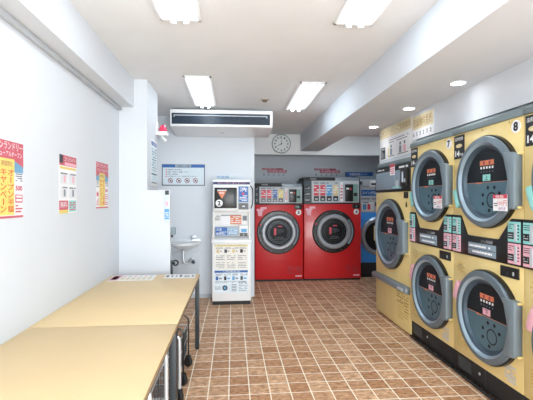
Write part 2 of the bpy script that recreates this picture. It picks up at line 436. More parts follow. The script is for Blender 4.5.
# ------------------------------------------------------------- laundry carts under the tables
def spin(b, cx, cy, a):
    for v in b.bm.verts:
        x, y = v.co.x-cx, v.co.y-cy; v.co.x = cx+x*math.cos(a)-y*math.sin(a); v.co.y = cy+x*math.sin(a)+y*math.cos(a)
def cart(loc, label, hz=0.48, ln=0.5, fm=None, fr=0.0125, sw=0.0):
    fm = fm or chrome
    t = thing('laundry_cart', label, 'cart', loc, 0, 'wire laundry carts under the tables')
    w, l = 0.19, ln/2
    for sy in (-1, 1):
        b = MB(); y = sy*l
        pts = [(-w, y, 0.10), (-w, y, hz-0.05)]
        for k in range(1, 6): a = PI - k*PI/12; pts.append((-w+0.05+0.05*math.cos(a), y, hz-0.05+0.05*math.sin(a)))
        for k in range(0, 6): a = PI/2 - k*PI/12; pts.append((w-0.05+0.05*math.cos(a), y, hz-0.05+0.05*math.sin(a)))
        pts += [(w, y, hz-0.05), (w, y, 0.10)]
        b.tube(pts, fr, fm, 12); b.build('end_frame', t)
    b = MB()
    z0, z1 = 0.14, hz-0.08
    for z in (z0, (z0+z1)/2, z1):
        b.tube([(-w+.015, -l+.01, z), (w-.015, -l+.01, z), (w-.015, l-.01, z), (-w+.015, l-.01, z)], 0.004 if z < z1 else 0.006, chrome, 6, closed=True)
    n = 10
    for i in range(n+1):
        y = -l+.01 + (2*l-.02)*i/n
        for sx in (-1, 1): b.tube([(sx*(w-.015), y, z0), (sx*(w-.015), y, z1)], 0.0022, dgrey, 5)
        b.tube([(-w+.015, y, z0), (w-.015, y, z0)], 0.0022, dgrey, 5)
    for i in range(1, 7):
        x = -w+.015 + (2*w-.03)*i/7
        for sy in (-1, 1): b.tube([(x, sy*(l-.01), z0), (x, sy*(l-.01), z1)], 0.0022, dgrey, 5)
    b.build('wire_basket', t)
    for sx in (-1, 1):
        for sy in (-1, 1):
            cx, cy = sx*(w-0.005), sy*l
            b = MB()
            b.box(cx-.02, cy-.02, .092, cx+.02, cy+.02, .101, rubber, .002)
            b.box(cx-.022, cy-.018, .035, cx-.016, cy+.018, .095, rubber); b.box(cx+.016, cy-.018, .035, cx+.022, cy+.018, .095, rubber)
            spin(b, cx, cy, sw); cs = b.build('caster', t)
            b = MB()
            vs = [(0.014, -0.015), (0.043, -0.015), (0.048, -0.007), (0.048, 0.007), (0.043, 0.015), (0.014, 0.015)]
            pts = []
            rings = []
            for r, h in vs:
                rings.append([b.bm.verts.new((cx+h, cy+r*math.cos(a*PI/10), 0.0485+r*math.sin(a*PI/10))) for a in range(20)])
            fs = []
            for A, B in zip(rings, rings[1:]+rings[:1]):
                for k in range(20): fs.append(b.face([A[k], A[(k+1) % 20], B[(k+1) % 20], B[k]], rubber))
            bmesh.ops.recalc_face_normals(b.bm, faces=[f for f in fs if f])
            spin(b, cx, cy, sw); b.build('wheel', cs)
    return t
cart((-0.59, 3.38, 0), 'wire laundry cart on black casters under the farther table', 0.46, 0.36, black, 0.007, 0.9)
cart((-0.578, 2.085, 0), 'silver framed laundry cart under the nearer table, beside the dark legs', 0.63, 0.46)
cart((-0.585, 2.83, 0), 'low silver framed laundry cart just beyond the paired table legs', 0.50, 0.22, None, 0.0125, 0.7)

# ------------------------------------------------------------- posters on the left wall
pred = mat('poster_header_red', (194, 92, 106), 0.55, var=0.05, scale=60)
pblue = mat('poster_sky', (110, 158, 190), 0.55, var=0.12, scale=40)
def poster(loc, label, kind, w=0.31, h=0.415):
    b = MB(); y = 0
    b.box(0, -0.0015, 0, w, 0, h, paper)
    f = -0.0015
    def L(a0, b0, a1, b1, m, d=0.0): b.lab(w*a0, h*b0, w*a1, h*b1, f-d, m, 0.0006)
    def T(s, a0, b0, a1, b1, m, d=0.0012):
        if s == 'ー': L((a0+a1)/2-.014, b0+.004, (a0+a1)/2+.014, b1-.004, m, d-.0006); return
        b.text(s, w*a0, h*b0, w*a1, h*b1, f-d, m)
    if kind == 'campaign':
        L(0, .78, 1, 1, pred); L(0, .6, 1, .78, pblue)
        b.prism([(0, h*.79), (w, h*.79), (w, h*.68), (w*.75, h*.745), (w*.5, h*.76), (w*.25, h*.745), (0, h*.68)], f-0.0012, f-0.0006, pred)
        T('コインランドリー', .03, .89, .97, .985, wtxt)
        T('リニューアルオープン', .1, .80, .95, .87, wtxt, 0.0018)
        L(.25, .04, .7, .77, yel, 0.0014)
        for i, c in enumerate('オープン半額'): T(c, .50, .55-i*.095, .68, .638-i*.095, cred, .0024)
        for i, c in enumerate('キャンペーン'): T(c, .28, .55-i*.095, .46, .638-i*.095, cred, .0024)
        T('期間限定', .31, .67, .64, .74, dred, .0024)
        b.lines(.02*w, .45*h, .22*w, .6*h, f-.0012, txtg, 4, .5, 3, .3); b.lines(.74*w, .48*h, .97*w, .6*h, f-.0012, txtg, 4, .5, 4, .3)
        T('500', .74, .36, .97, .43, pred); L(.74, .20, .98, .31, pred); L(.77, .22, .95, .25, wtxt, .0008); L(.77, .27, .95, .295, wtxt, .0008)
        b.lines(.74*w, .06*h, .97*w, .18*h, f-.0012, pred, 3, .5, 5, .3)
        L(.03, .25, .2, .36, pink); L(.05, .27, .18, .34, pred, .0008)
        b.lines(.02*w, .06*h, .22*w, .22*h, f-.0012, pred, 4, .4, 6, .3)
        L(0, 0, 1, .03, pred)
    else:
        L(0, .82, 1, 1, pred); L(0, .86, .2, 1, dgrey, .0006); T('コインランドリー', .28, .9, .98, .98, wtxt); L(.3, .83, .98, .88, pink, .0008)
        L(.03, .76, .97, .80, yel)
        for i, (a, c) in enumerate(((.04, .5), (.54, .5), (.04, .26), (.54, .26))):
            L(a, c, a+.42, c+.2, mat('poster_frame', (218, 220, 224), .6)); L(a+.2, c+.03, a+.3, c+.15, grey if i > 1 else pink, .0008); b.lines(w*(a+.02), h*(c+.165), w*(a+.4), h*(c+.2), f-.0016, txtg, 1, .6, i, .2)
        L(0, .06, .5, .22, pred); T('無料', .06, .1, .44, .2, wtxt); L(0, 0, .5, .06, yel); L(.54, .02, .98, .22, cyan); b.lines(w*.58, h*.04, w*.94, h*.2, f-.0012, pred, 4, .5, 9, .3)
    o = b.build('wall_poster'); o.location = loc; o.rotation_euler = (0, 0, PI/2)
    return tag(o, label, 'poster')
poster((-1.1995, 2.035, 1.402), 'nearest poster on the left wall, red header and yellow band, cut by the photo edge', 'campaign')
poster((-1.1995, 2.81, 1.405), 'middle poster on the left wall, red header above four small pictures', 'grid', 0.297)
poster((-1.1995, 3.54, 1.425), 'farthest poster on the left wall, pink header and yellow band, next to the pillar', 'campaign', 0.33)

# column paper strip: faces +X
b = MB()
b.box(0, -0.0015, 0, 0.33, 0, 0.52, paper)
b.lab(0.02, 0.455, 0.31, 0.50, -0.0015, blab, .0008); b.lab(0.02, 0.03, 0.31, 0.44, -0.0015, mat('pale_blue_paper', (206, 224, 232), .6), .0008)
b.text('ご利用案内', 0.05, 0.462, 0.28, 0.493, -0.0030, wtxt)
b.lines(0.04, 0.16, 0.29, 0.43, -0.0024, txtg, 9, .3, 5, .15); b.lab(0.02, 0.125, 0.31, 0.138, -0.0024, txt, .0006); b.lab(0.02, 0.028, 0.31, 0.036, -0.0024, txt, .0006)
o = b.build('wall_notice'); o.location = (-0.9095, 4.43, 1.665); o.rotation_euler = (0, 0, PI/2)
tag(o, 'tall pale notice with blue header on the side of the white pillar', 'notice')

# ------------------------------------------------------------- alarm light on the pillar
t = thing('warning_light', 'red domed warning light on a white bracket on the pillar side', 'warning light', (-0.91, 4.76, 2.30))
b = MB(); b.box(0, -0.05, -0.03, 0.012, 0.05, 0.13, white, 0.004); b.box(0.01, -0.05, -0.03, 0.13, 0.05, 0.015, white, 0.006); b.build('bracket', t)
b = MB(); b.lathe([(0.046, 0.015), (0.048, 0.03), (0.045, 0.06), (0.034, 0.085), (0.016, 0.098), (0.0, 0.101)], (0.075, 0, 0), redlens, 'z', 24); b.build('dome', t)
b = MB(); b.tube([(0.06, 0, -0.028), (0.072, -0.01, -0.06), (0.10, -0.02, -0.085)], 0.014, white, 10); b.sphere((0.10, -0.02, -0.085), 0.02, white, 12); b.build('horn', t)

# ------------------------------------------------------------- air conditioner
t = thing('air_conditioner', 'white ceiling-suspended air conditioner with a wide dark intake slot', 'air conditioner', (-0.153, 5.42, 2.78))
b = MB(); w = 0.704
b.prism([(0.0, -0.035), (0.0, -0.262), (0.03, -0.275), (0.58, -0.318), (0.60, -0.30), (0.60, -0.012), (0.30, -0.012)], -w, w, white, 'x', 0.008); b.build('casing', t)
b = MB()
b.box(-w+0.022, -0.004, -0.238, w-0.036, 0.002, -0.088, mat('intake_dark', (16, 34, 52), .3, var=.2, scale=14))
for k in range(9):
    z = -0.228 + k*0.0155; b.box(-w+0.03, -0.007, z, w-0.044, -0.003, z+0.003, mat('louvre_dark', (40, 66, 90), .35, var=.1))
b.build('intake_grille', t)
b = MB(); b.box(-w+0.05, -0.014, -0.125, w-0.075, -0.002, -0.113, lgrey, 0.002)
b.box(-w+0.05, -0.014, -0.145, -w+0.062, -0.002, -0.113, lgrey); b.box(w-0.087, -0.014, -0.145, w-0.075, -0.002, -0.113, lgrey); b.build('louvre', t)
b = MB(); b.box(-0.02, 0.30, -0.304, 0.02, 0.32, -0.293, lgrey, 0.002); b.build('drain_cap', t)

# ------------------------------------------------------------- smoke detector
t = thing('smoke_detector', 'small round smoke detector on the ceiling above the air conditioner', 'smoke detector', (0.40, 4.92, 2.78))
b = MB(); b.lathe([(0.062, 0), (0.06, -0.012), (0.04, -0.018), (0.0, -0.018)], (0,0,0), mat('detector_beige', (178, 172, 160), .5), 'z', 28); b.build('base', t)
b = MB(); b.lathe([(0.035, -0.018), (0.033, -0.032), (0.02, -0.04), (0.0, -0.041)], (0,0,0), mat('detector_dark', (98, 84, 70), .5), 'z', 24); b.build('sensor', t)

# ------------------------------------------------------------- clock
t = thing('wall_clock', 'round silver-rimmed wall clock high on the bulkhead', 'clock', (0.935, 7.55, 2.592))
b = MB(); b.lathe([(0.185, 0), (0.186, 0.03), (0.180, 0.04), (0.172, 0.036), (0.17, 0.022)], (0,0,0), mat('clock_rim', (120, 136, 142), .3, .5), cap1=False); b.build('rim', t)
b = MB(); b.lathe([(0.171, 0.01), (0.171, 0.024)], (0,0,0), mat('clock_face', (222, 228, 228), .5)); 
for k in range(12):
    a = PI/2 - (k+1)*PI/6; x, z = 0.125*math.cos(a), 0.125*math.sin(a)
    b.text(str(k+1), x-(.014 if k < 9 else .02), z-.017, x+(.014 if k < 9 else .02), z+.017, -0.0255, txt)
for k in range(60):
    a = k*PI/30; r0 = .148; x, z = r0*math.cos(a), r0*math.sin(a); b.lab(x-.002, z-.002, x+.002, z+.002, -0.024, txt, .001)
b.build('dial', t)
def hand(a, l, w, y):
    b = MB(); d = Vector((math.cos(a), math.sin(a))); n = Vector((-d.y, d.x))
    p = [-d*.02+n*w, -d*.02-n*w, d*l-n*w*.5, d*l+n*w*.5]
    b.prism([(q.x, q.y) for q in p], y, y+0.0015, txt); b.build('hand', t)
hand(PI/2, 0.12, 0.005, -0.030); hand(PI/2 - 8*PI/6, 0.085, 0.007, -0.0275)

# ------------------------------------------------------------- sign on back wall
b = MB(); w, h = 0.648, 0.325
b.box(0, -0.008, 0, w, 0, h, dgrey, 0.001)
b.lab(0.012, 0.012, w-0.012, h-0.012, -0.008, mat('sign_pale', (204, 218, 226), .5, var=.02), .001)
b.lab(0.006, h-0.05, w-0.006, h-0.004, -0.009, blab, .001); b.lab(0.2, h-0.056, 0.44, h-0.004, -0.010, mat('sign_mid', (150, 168, 186), .5), .001)
b.text('ご利用上の注意', 0.22, h-0.048, 0.42, h-0.012, -0.0118, txt)
for i, s_ in enumerate(('危険物の使用禁止', '動物の洗濯はご遠慮ください', '店内での喫煙禁止', 'お子様だけでのご利用はできません')):
    z = h-0.085-i*0.034; b.lab(0.06, z-0.008, 0.075, z+0.010, -0.009, redp, .001); b.text(s_, 0.085, z-.010, 0.085+[.22, .32, .16, .44][i], z+.012, -0.0096, txt)
for i in range(4):
    cx = 0.13+i*0.125; cz = 0.075
    b.ring(cx, cz, 0.030, 0.039, -0.0105, dred, .001, 24)
    b.box(cx-.012, -.0102, cz-.015, cx+.014, -.009, cz+.012, dgrey)
    b.prism([(cx-.026, cz+.020), (cx-.020, cz+.026), (cx+.026, cz-.020), (cx+.020, cz-.026)], -.0112, -.0105, dred)
o = b.build('wall_sign'); o.location = (-1.078, 6.05, 1.72)
tag(o, 'blue-headed prohibition sign with four circled symbols on the back wall', 'sign')
b = MB(); b.text('両替機', 0, 0, 0.19, 0.045, -0.001, sblue); b.text('コイン', 0.2, 0, 0.30, 0.035, -0.001, cyan)
o = b.build('wall_lettering'); o.location = (-0.25, 6.0495, 1.83)
tag(o, 'faint blue lettering on the wall above the white numbered vending machine', 'lettering')

# ------------------------------------------------------------- wash basin
t = thing('wash_basin', 'small white wall-hung wash basin beside the white vending machine', 'sink', (-0.735, 6.05, 0))
b = MB()
prof = [(0.03, 0.735), (0.09, 0.75), (0.16, 0.785), (0.215, 0.825), (0.24, 0.835), (0.245, 0.868), (0.238, 0.876), (0.215, 0.87), (0.19, 0.84), (0.12, 0.80), (0.0, 0.79)]
b.lathe(prof, (0, 0, 0), porc, 'z', 36, sx=1.0, sz=1.5, a0=PI, a1=2*PI)
b.build('basin', t)
b = MB(); b.box(-0.24, -0.02, 0.84, 0.24, -0.001, 0.905, porc, 0.008); b.build('backsplash', t)
b = MB(); b.tube([(0.13, -0.02, 0.93), (0.13, -0.07, 0.935), (0.12, -0.13, 0.93), (0.115, -0.15, 0.905)], 0.011, chrome, 10); b.box(0.09, -0.035, 0.925, 0.17, -0.02, 0.955, chrome, 0.004); b.build('tap', t)
b = MB()
b.tube([(0, -0.15, 0.745), (0, -0.15, 0.60), (0.01, -0.15, 0.56), (0.05, -0.14, 0.545), (0.09, -0.12, 0.57), (0.11, -0.08, 0.60), (0.11, -0.02, 0.60)], 0.016, chrome, 12)
b.lathe([(0.03, 0), (0.03, 0.008)], (0.11, -0.007, 0.60), chrome, seg=20); b.build('trap_pipe', t)
b = MB(); b.tube([(0.14, -0.007, 0.56), (0.14, -0.06, 0.56)], 0.012, chrome, 10); b.sphere((0.14, -0.075, 0.56), 0.026, dgrey, 14); b.build('stop_valve', t)
b = MB(); b.prism([(-0.20, 0.70), (0.215, 0.84), (0.215, 0.80), (0.0, 0.70)], -0.03, -0.018, lgrey); b.build('bracket', t)
b = MB(); b.box(-1.02, 6.045, 0.28, -0.515, 6.0498, 0.69, mat('splash_panel', (192, 199, 206), .45), 0.001)
tag(b.build('splash_board'), 'pale grey splash board on the wall beneath the wash basin', 'board')

t = thing('soap_dispenser', 'small grey soap dispenser on the edge of the white partition', 'dispenser', (-0.667, 4.27, 1.13))
b = MB(); b.box(0, -0.03, -0.005, 0.05, 0.03, 0.075, mat('dispenser_grey', (120, 134, 144), .5), 0.005); b.build('body', t)
b = MB(); b.box(0.008, -0.034, -0.03, 0.03, -0.004, -0.004, black, 0.003); b.build('push_lever', t)
t = thing('hanging_pouch', 'blue and white bottle-shaped pouch hanging at the partition edge', 'pouch', (-0.70, 4.2385, 1.255))
b = MB()
b.prism([(-0.026, 0.04), (-0.018, 0.012), (0.0, 0.0), (0.018, 0.012), (0.026, 0.04), (0.026, 0.30), (-0.026, 0.30)], -0.018, 0.0, mat('pouch_white', (206, 222, 234), .3, var=.05), bev=0.003)
b.lab(-0.024, 0.04, 0.024, 0.15, -0.018, sblue, .001); b.lab(-0.014, 0.18, 0.014, 0.23, -0.018, pink, .001); b.lines(-0.018, 0.05, 0.018, 0.12, -0.0195, wtxt, 4, .4, 4, .3); b.build('body', t)
b = MB(); b.box(-0.02, -0.014, 0.30, 0.02, 0, 0.345, dgrey, 0.003); b.build('cap', t)
t = thing('floor_valve', 'dark valve low on the partition just behind the table end', 'valve', (-0.667, 4.27, 0.78))
b = MB(); b.box(0, -0.02, -0.1, 0.02, 0.02, 0.07, dgrey, .004); b.build('pipe', t)
b = MB(); b.ring(0.052, 0.045, 0.018, 0.034, -0.02, black, .02, 20); b.tube([(0.01, -0.01, 0.045), (0.05, -0.03, 0.045)], .008, black, 8); b.build('handle', t)

# ------------------------------------------------------------- white vending machine number 2
t = thing('shoe_washer', 'slim white coin machine numbered 2 with dark upper door, beside the red machines', 'vending machine', (-0.02, 5.60, 0))
b = MB(); b.box(-0.275, 0.0, 0.055, 0.275, 0.44, 0.915, white, 0.006)
b.prism([(-0.045, 0.885), (-0.045, 0.925), (0.08, 0.975), (0.44, 0.975), (0.44, 0.9)], -0.283, 0.283, white, 'x', 0.004)
b.build('lower_cabinet', t)
b = MB(); b.box(-0.27, 0.02, 0.0, 0.27, 0.42, 0.056, matte_black); b.build('plinth', t)
b = MB()
b.box(-0.265, 0.10, 0.96, 0.265, 0.44, 1.79, offw, 0.004)
b.box(-0.268, 0.0, 0.95, -0.245, 0.12, 1.40, offw); b.box(0.245, 0.0, 0.95, 0.268, 0.12, 1.40, offw)
b.box(-0.268, -0.005, 1.33, 0.268, 0.12, 1.79, white, 0.008)
b.box(-0.245, 0.085, 0.97, 0.245, 0.10, 1.335, offw)
b.build('upper_cabinet', t)
b = MB()
b.lab(-0.262, 1.722, 0.262, 1.758, -0.005, navy); b.text('スニーカーランドリー', -0.2, 1.728, 0.2, 1.752, -0.0075, pink); b.build('header_strip', t)
b = MB()
b.box(-0.262, -0.045, 1.345, 0.09, -0.005, 1.71, white, 0.012)
b.box(-0.242, -0.052, 1.385, 0.074, -0.044, 1.675, black, 0.01)
b.box(0.04, -0.064, 1.42, 0.058, -0.052, 1.64, dgrey, 0.004)
b.prism([(-0.205, 1.625), (-0.075, 1.625), (-0.135, 1.515)], -0.0545, -0.052, orange); b.text('乾燥', -0.17, 1.585, -0.11, 1.615, -0.0555, wtxt)
b.lab(-0.2, 1.632, -0.07, 1.645, -0.052, wtxt, .001); b.build('door', t)
b = MB(); b.disc(-0.175, 1.455, 0.05, -0.0535, wtxt, .0015, 28); b.text('2', -0.197, 1.422, -0.153, 1.488, -0.0545, txt); b.build('number_plate', t)
b = MB(); b.box(0.095, -0.025, 1.36, 0.255, -0.004, 1.70, lgrey, 0.004); b.lab(0.105, 1.47, 0.235, 1.69, -0.025, blab)
b.text('洗', 0.115, 1.62, 0.225, 1.68, -0.0282, wtxt); b.disc(0.165, 1.59, 0.018, -0.0285, redp, .001, 16); b.lines(0.115, 1.48, 0.225, 1.57, -0.0275, wtxt, 4, .45, 2, .25)
b.lab(0.105, 1.37, 0.235, 1.455, -0.025, black, .008); b.lab(0.15, 1.40, 0.19, 1.42, -0.033, lgrey, .002); b.build('coin_unit', t)
b = MB(); b.tube([(0.268, 0.02, 1.71), (0.30, -0.01, 1.66), (0.305, -0.01, 1.52), (0.30, -0.01, 1.44), (0.275, 0.0, 1.38)], 0.009, black, 10); b.build('cord', t)
b = MB(); b.lab(-0.15, 1.13, -0.02, 1.27, 0.085, paper, .03); b.lab(-0.02, 1.15, 0.14, 1.28, 0.085, orange, .03); b.lab(-0.15, 1.275, 0.14, 1.285, 0.085, txtg, .02)
b.lines(-0.01, 1.16, 0.13, 1.27, 0.054, wtxt, 4, .4, 8, .25); b.lines(-0.24, 1.2, -0.17, 1.28, 0.084, txt, 3, .4, 1, .4); b.lab(0.16, 1.2, 0.22, 1.27, 0.085, txtg, .01); b.build('label_shelf', t)
b = MB(); b.box(-0.235, 0.0, 0.985, 0.10, 0.09, 1.115, lgrey, 0.004); b.lab(-0.23, 0.995, -0.06, 1.11, 0.0, blab); b.lab(-0.05, 1.0, 0.09, 1.105, 0.0, mat('muted_blue', (120, 160, 192), .5))
b.text('注意', -0.22, 1.06, -0.14, 1.10, -0.003, wtxt); b.lines(-0.22, 1.005, -0.07, 1.05, -0.002, wtxt, 3, .5, 2, .2); b.lines(-0.04, 1.01, 0.08, 1.095, -0.002, wtxt, 4, .4, 7, .2); b.build('instruction_panel', t)
b = MB(); b.box(0.11, -0.02, 0.975, 0.235, 0.09, 1.135, paper, 0.003); b.lab(0.135, 1.04, 0.215, 1.09, -0.02, sblue); b.lab(0.118, 0.98, 0.228, 1.03, -0.02, black, .006); b.lab(0.16, 1.0, 0.18, 1.01, -.026, lgrey, .002); b.build('coin_slot', t)
b = MB(); b.lab(-0.245, 0.50, 0.235, 0.865, 0.0, mat('poster_cream', (228, 226, 220), .5)); b.lab(-0.24, 0.835, 0.23, 0.862, -0.002, mat('straw', (224, 208, 150), .5), .001)
b.text('スニーカーランドリーの使い方', -0.2, 0.839, 0.19, 0.858, -0.0036, dyel)
for i in range(4):
    x = -0.215+i*.112; b.lab(x, .745, x+.04, .795, -.002, [gold, dgrey, gold, txt][i], .001); b.lines(x-.01, .80, x+.09, .825, -.002, txtg, 2, .4, i, .3); b.lab(x+.05, .765, x+.075, .775, -.002, txt, .001)
for i in range(3):
    x = -0.22+i*.155; b.lines(x, .64, x+.12, .715, -.002, txtg, 3, .35, i+9, .2); b.lab(x+.01, .56, x+.12, .562, -.002, txt, .001); b.lines(x, .52, x+.12, .62, -.002, txtg, 4, .25, i+19, .2)
b.build('instruction_poster', t)
b = MB(); b.lab(-0.245, 0.175, 0.235, 0.495, 0.0, mat('poster_pale', (216, 228, 236), .5)); b.lab(-0.242, 0.462, 0.232, 0.493, -0.002, blab, .001)
b.text('ご利用方法', -0.12, 0.466, 0.12, 0.489, -0.0036, wtxt)
for i in range(4):
    x = -0.225+i*.117; b.lab(x, .355, x+.035, .41, -.002, [blab, txt, sblue, dgrey][i], .001); b.lines(x, .42, x+.1, .45, -.002, navy, 2, .4, i+31, .3); b.lab(x+.045, .37, x+.085, .39, -.002, [txtg, sblue][i % 2], .001)
b.disc(-0.095, .245, .038, -.003, dgrey, .001, 20); b.disc(-0.095, .245, .018, -.004, sblue, .001, 16)
b.lines(-0.235, .22, -.15, .27, -.002, txtg, 3, .4, 41, .3); b.lines(0.0, .19, .07, .30, -.002, navy, 5, .35, 42, .3); b.lines(0.1, .19, .22, .34, -.002, txtg, 6, .3, 43, .2); b.lines(-0.235, .31, .22, .345, -.002, txtg, 2, .35, 44, .1)
b.build('instruction_poster', t)

# ------------------------------------------------------------- red machines
def shirt(b, x, z, k, y):
    b.prism([(x-.5*k, z+.25*k), (x-.3*k, z+.5*k), (x-.12*k, z+.4*k), (x+.12*k, z+.4*k), (x+.3*k, z+.5*k), (x+.5*k, z+.25*k), (x+.32*k, z+.12*k), (x+.24*k, z-.5*k), (x-.24*k, z-.5*k), (x-.32*k, z+.12*k)], y-.002, y-.0008, pink)
def red_machine(x0, x1, top, ptop, num, label, px0, px1, dcx, dcz, side_left):
    w = x1-x0; y0 = 7.15
    t = thing('washer_dryer', label, 'washing machine', (x0, y0, 0), 0, 'red washer-dryers in the alcove')
    b = MB(); b.box(0, 0, 0.035, w, 0.82, top, red, 0.01)
    b.lines(w-.26, .075, w-.03, .11, 0, pink, 1, .8, 2, .3)
    b.lines(w-.30, .13, w-.19, .28, 0, dred, 4, .35, num, .3); b.lines(w-.16, .13, w-.03, .28, 0, dred, 4, .35, num+1, .3)
    shirt(b, .09, top-.14, .14, 0); b.lab(.10, top-.085, .21, top-.045, 0, pink, .001)
    b.build('cabinet', t)
    b = MB(); b.box(0.01, 0.02, 0, w-.01, 0.8, .036, matte_black); b.build('plinth', t)
    # control panel
    b = MB()
    b.box(0.0, 0.03, top, w, 0.80, ptop-.05, dgrey, 0.004)
    b.box(0.0, 0.05, ptop-.05, w, 0.6, ptop+.01, matte_black, 0.004)
    b.box(w*.55, 0.0, ptop-.055, w-.03, .07, ptop+.005, grey, 0.003)
    b.text('WASHER', .12, ptop-.03, .24, ptop-.008, 0.0485, wtxt)
    for k in range(3): b.lab(0.01, top+.045+k*.11, px0-.02, top+.11+k*.11, 0.03, matte_black, .004); b.lines(.015, top+.055+k*.11, px0-.025, top+.10+k*.11, 0.025, lgrey, 2, .4, k, .4)
    b.build('control_housing', t)
    z0, z1 = top+.025, ptop-.055
    b = MB(); b.box(px0, -0.012, z0, px1, 0.032, z1, lgrey, 0.006)
    pw = px1-px0; f = -0.012
    cw = pw*.105
    for k, m in enumerate((redp, redp, sblue if num == 4 else blab, yel if num == 3 else gold)):
        x = px0+pw*(.045+k*.135); hh = z1-z0
        b.lab(x, z0+hh*.32, x+cw, z0+hh*.80, f, m); b.lab(x, z0+hh*.08, x+cw, z0+hh*.30, f, black); b.lab(x+cw*.25, z0+hh*.13, x+cw*.75, z0+hh*.2, f-.002, lgrey, .001)
        b.lines(x+.004, z0+hh*.42, x+cw-.004, z0+hh*.74, f-.002, wtxt, 3, .4, k+5, .4); b.lines(x, z0+hh*.84, x+cw, z0+hh*.95, f, txtg, 1, .5, k+3, .3)
    xd = px0+pw*.60
    b.lab(xd-.006, z0+.01, xd-.002, z1-.01, f, grey, .001); b.lab(xd, z0+.02, xd+.05, z1-.03, f, paper, .001); b.lines(xd+.006, z0+.06, xd+.044, z1-.06, f-.001, redp, 5, .4, 6, .4)
    b.build('control_panel', t)
    b = MB(); hh = z1-z0
    b.box(px0+pw*.70, f-.02, z0+hh*.06, px1-pw*.13, f, z0+hh*.84, black, .003)
    b.box(px1-pw*.13, f-.012, z0+hh*.06, px1-pw*.03, f, z0+hh*.84, mat('coin_green', (120, 156, 148), .4), .003)
    b.lab(px1-pw*.12, z0+hh*.3, px1-pw*.04, z0+hh*.45, f-.012, txt, .001); b.lab(px0+pw*.72, z0+hh*.6, px0+pw*.78, z0+hh*.68, f-.02, wtxt, .001); b.lab(px0+pw*.8, z0+hh*.58, px0+pw*.83, z0+hh*.68, f-.02, redp, .001)
    b.build('coin_unit', t)
    b = MB(); b.box(w-.165, -.012, top-.085, w-.02, 0, top-.005, black, .003); b.lab(w-.10, top-.055, w-.08, top-.035, -.012, cyan, .002); b.build('lock_plate', t)
    b = MB(); b.disc(w-.09, top-.145, .052, -.003, wtxt, .002, 28); b.text(str(num), w-.11, top-.175, w-.07, top-.115, -.0045, txt); b.build('number_plate', t)
    # door
    cx = dcx-x0; c = (cx, 0, dcz)
    b = MB(); b.lathe([(0.403, 0.0), (0.40, 0.022), (0.385, 0.034), (0.33, 0.036), (0.32, 0.03)], c, black, cap1=False, seg=64)
    for k in range(8):
        a = PI/8+k*PI/4; b.disc(cx+.365*math.cos(a), dcz+.365*math.sin(a), .008, -.0375, grey, .002, 10)
    d = b.build('door', t)
    b = MB(); b.lathe([(0.325, 0.03), (0.322, 0.055), (0.30, 0.07), (0.265, 0.07), (0.245, 0.055), (0.235, 0.03)], c, redring, cap0=False, cap1=False, seg=64); b.build('door_ring', d)
    b = MB(); b.lathe([(0.24, 0.032), (0.15, 0.045), (0.0, 0.05)], c, mat('drum_glass', (18, 20, 23), .5, var=.3, scale=10, spec=.25), cap0=False, seg=64)
    b.build('window', d)
    b = MB()
    for rr in (.17, .20): b.ring(cx, dcz, rr, rr+.006, -.048, drum, .003, 48)
    b.lines(cx-.05, dcz-.02, cx+.10, dcz+.06, -.05, txtg, 4, .25, 3, .25); b.lines(cx-.08, dcz-.14, cx+.09, dcz-.08, -.05, txtg, 3, .3, 8, .15)
    b.lab(cx-.09, dcz-.05, cx-.05, dcz+.08, -.05, redp, .001); b.lab(cx-.02, dcz+.10, cx+.06, dcz+.12, -.048, redp, .001); b.build('window_sticker', d)
    b = MB(); b.box(cx-.36, -.062, dcz-.03, cx-.32, -.03, dcz+.17, dgrey, .006); b.lab(cx-.355, dcz+.13, cx-.325, dcz+.16, -.062, redp, .001); b.build('hinge', d)
    b = MB()
    pts = [(cx+.345*math.cos(a), -.065, dcz+.345*math.sin(a)) for a in [(-40+k*10)*PI/180 for k in range(9)]]
    b.tube(pts, .017, grey, 10); b.build('handle', d)
    return t
red_machine(0.405, 1.300, 1.415, 1.80, 3, 'smaller red washer-dryer numbered 3, on the left', .075, .865, .838, .905, True)
t4 = red_machine(1.315, 2.395, 1.425, 1.915, 4, 'larger red washer-dryer numbered 4, next to the blue one', .14, 1.04, 1.868, .915, False)

# blue machine
t = thing('washer_dryer', 'blue washing machine partly hidden behind the yellow washer', 'washing machine', (2.44, 7.40, 0))
b = MB(); b.box(0, 0, 0.28, .86, .62, 1.26, blue, 0.015); b.build('cabinet', t)
b = MB(); b.box(0.01, 0.0, 0, .85, .6, .28, matte_black, .004); b.build('plinth', t)
b = MB(); b.box(0, 0.02, 1.26, .86, .6, 1.90, lgrey, .006); b.box(.0, .1, 1.9, .86, .6, 1.97, grey, .004)
b.lab(.05, 1.58, .50, 1.70, .02, blab, .002); b.text('コイン式全自動', .07, 1.61, .48, 1.67, .0165, wtxt); b.lines(.05, 1.50, .5, 1.55, .02, txtg, 1, .6, 3, .12)
b.lab(.06, 1.29, .30, 1.46, .02, paper, .01); b.lab(.08, 1.31, .15, 1.42, .01, sblue, .002); b.lab(.17, 1.31, .23, 1.42, .01, redp, .002); b.lab(.33, 1.38, .45, 1.46, .02, black, .006); b.lab(.08, 1.44, .2, 1.455, .01, txt, .002); b.build('control_panel', t)
b = MB(); b.box(.08, -.01, 1.78, .2, .03, 1.88, lgrey, .004); b.box(.22, -.01, 1.76, .36, .03, 1.88, white, .004); b.lab(.24, 1.79, .34, 1.83, -.01, txt, .002); b.box(-.02, -.01, 1.80, .06, .03, 1.86, dgrey, .004); b.build('coin_unit', t)
c = (.40, 0, .80)
b = MB(); b.lathe([(0.38, 0), (0.378, .03), (.35, .05), (.30, .05), (.285, .03)], c, brushed, cap1=False, seg=56); d = b.build('door', t)
b = MB(); b.lathe([(.29, .032), (.15, .045), (0, .048)], c, MC['drum_glass'], cap0=False, seg=48); b.build('window', d)
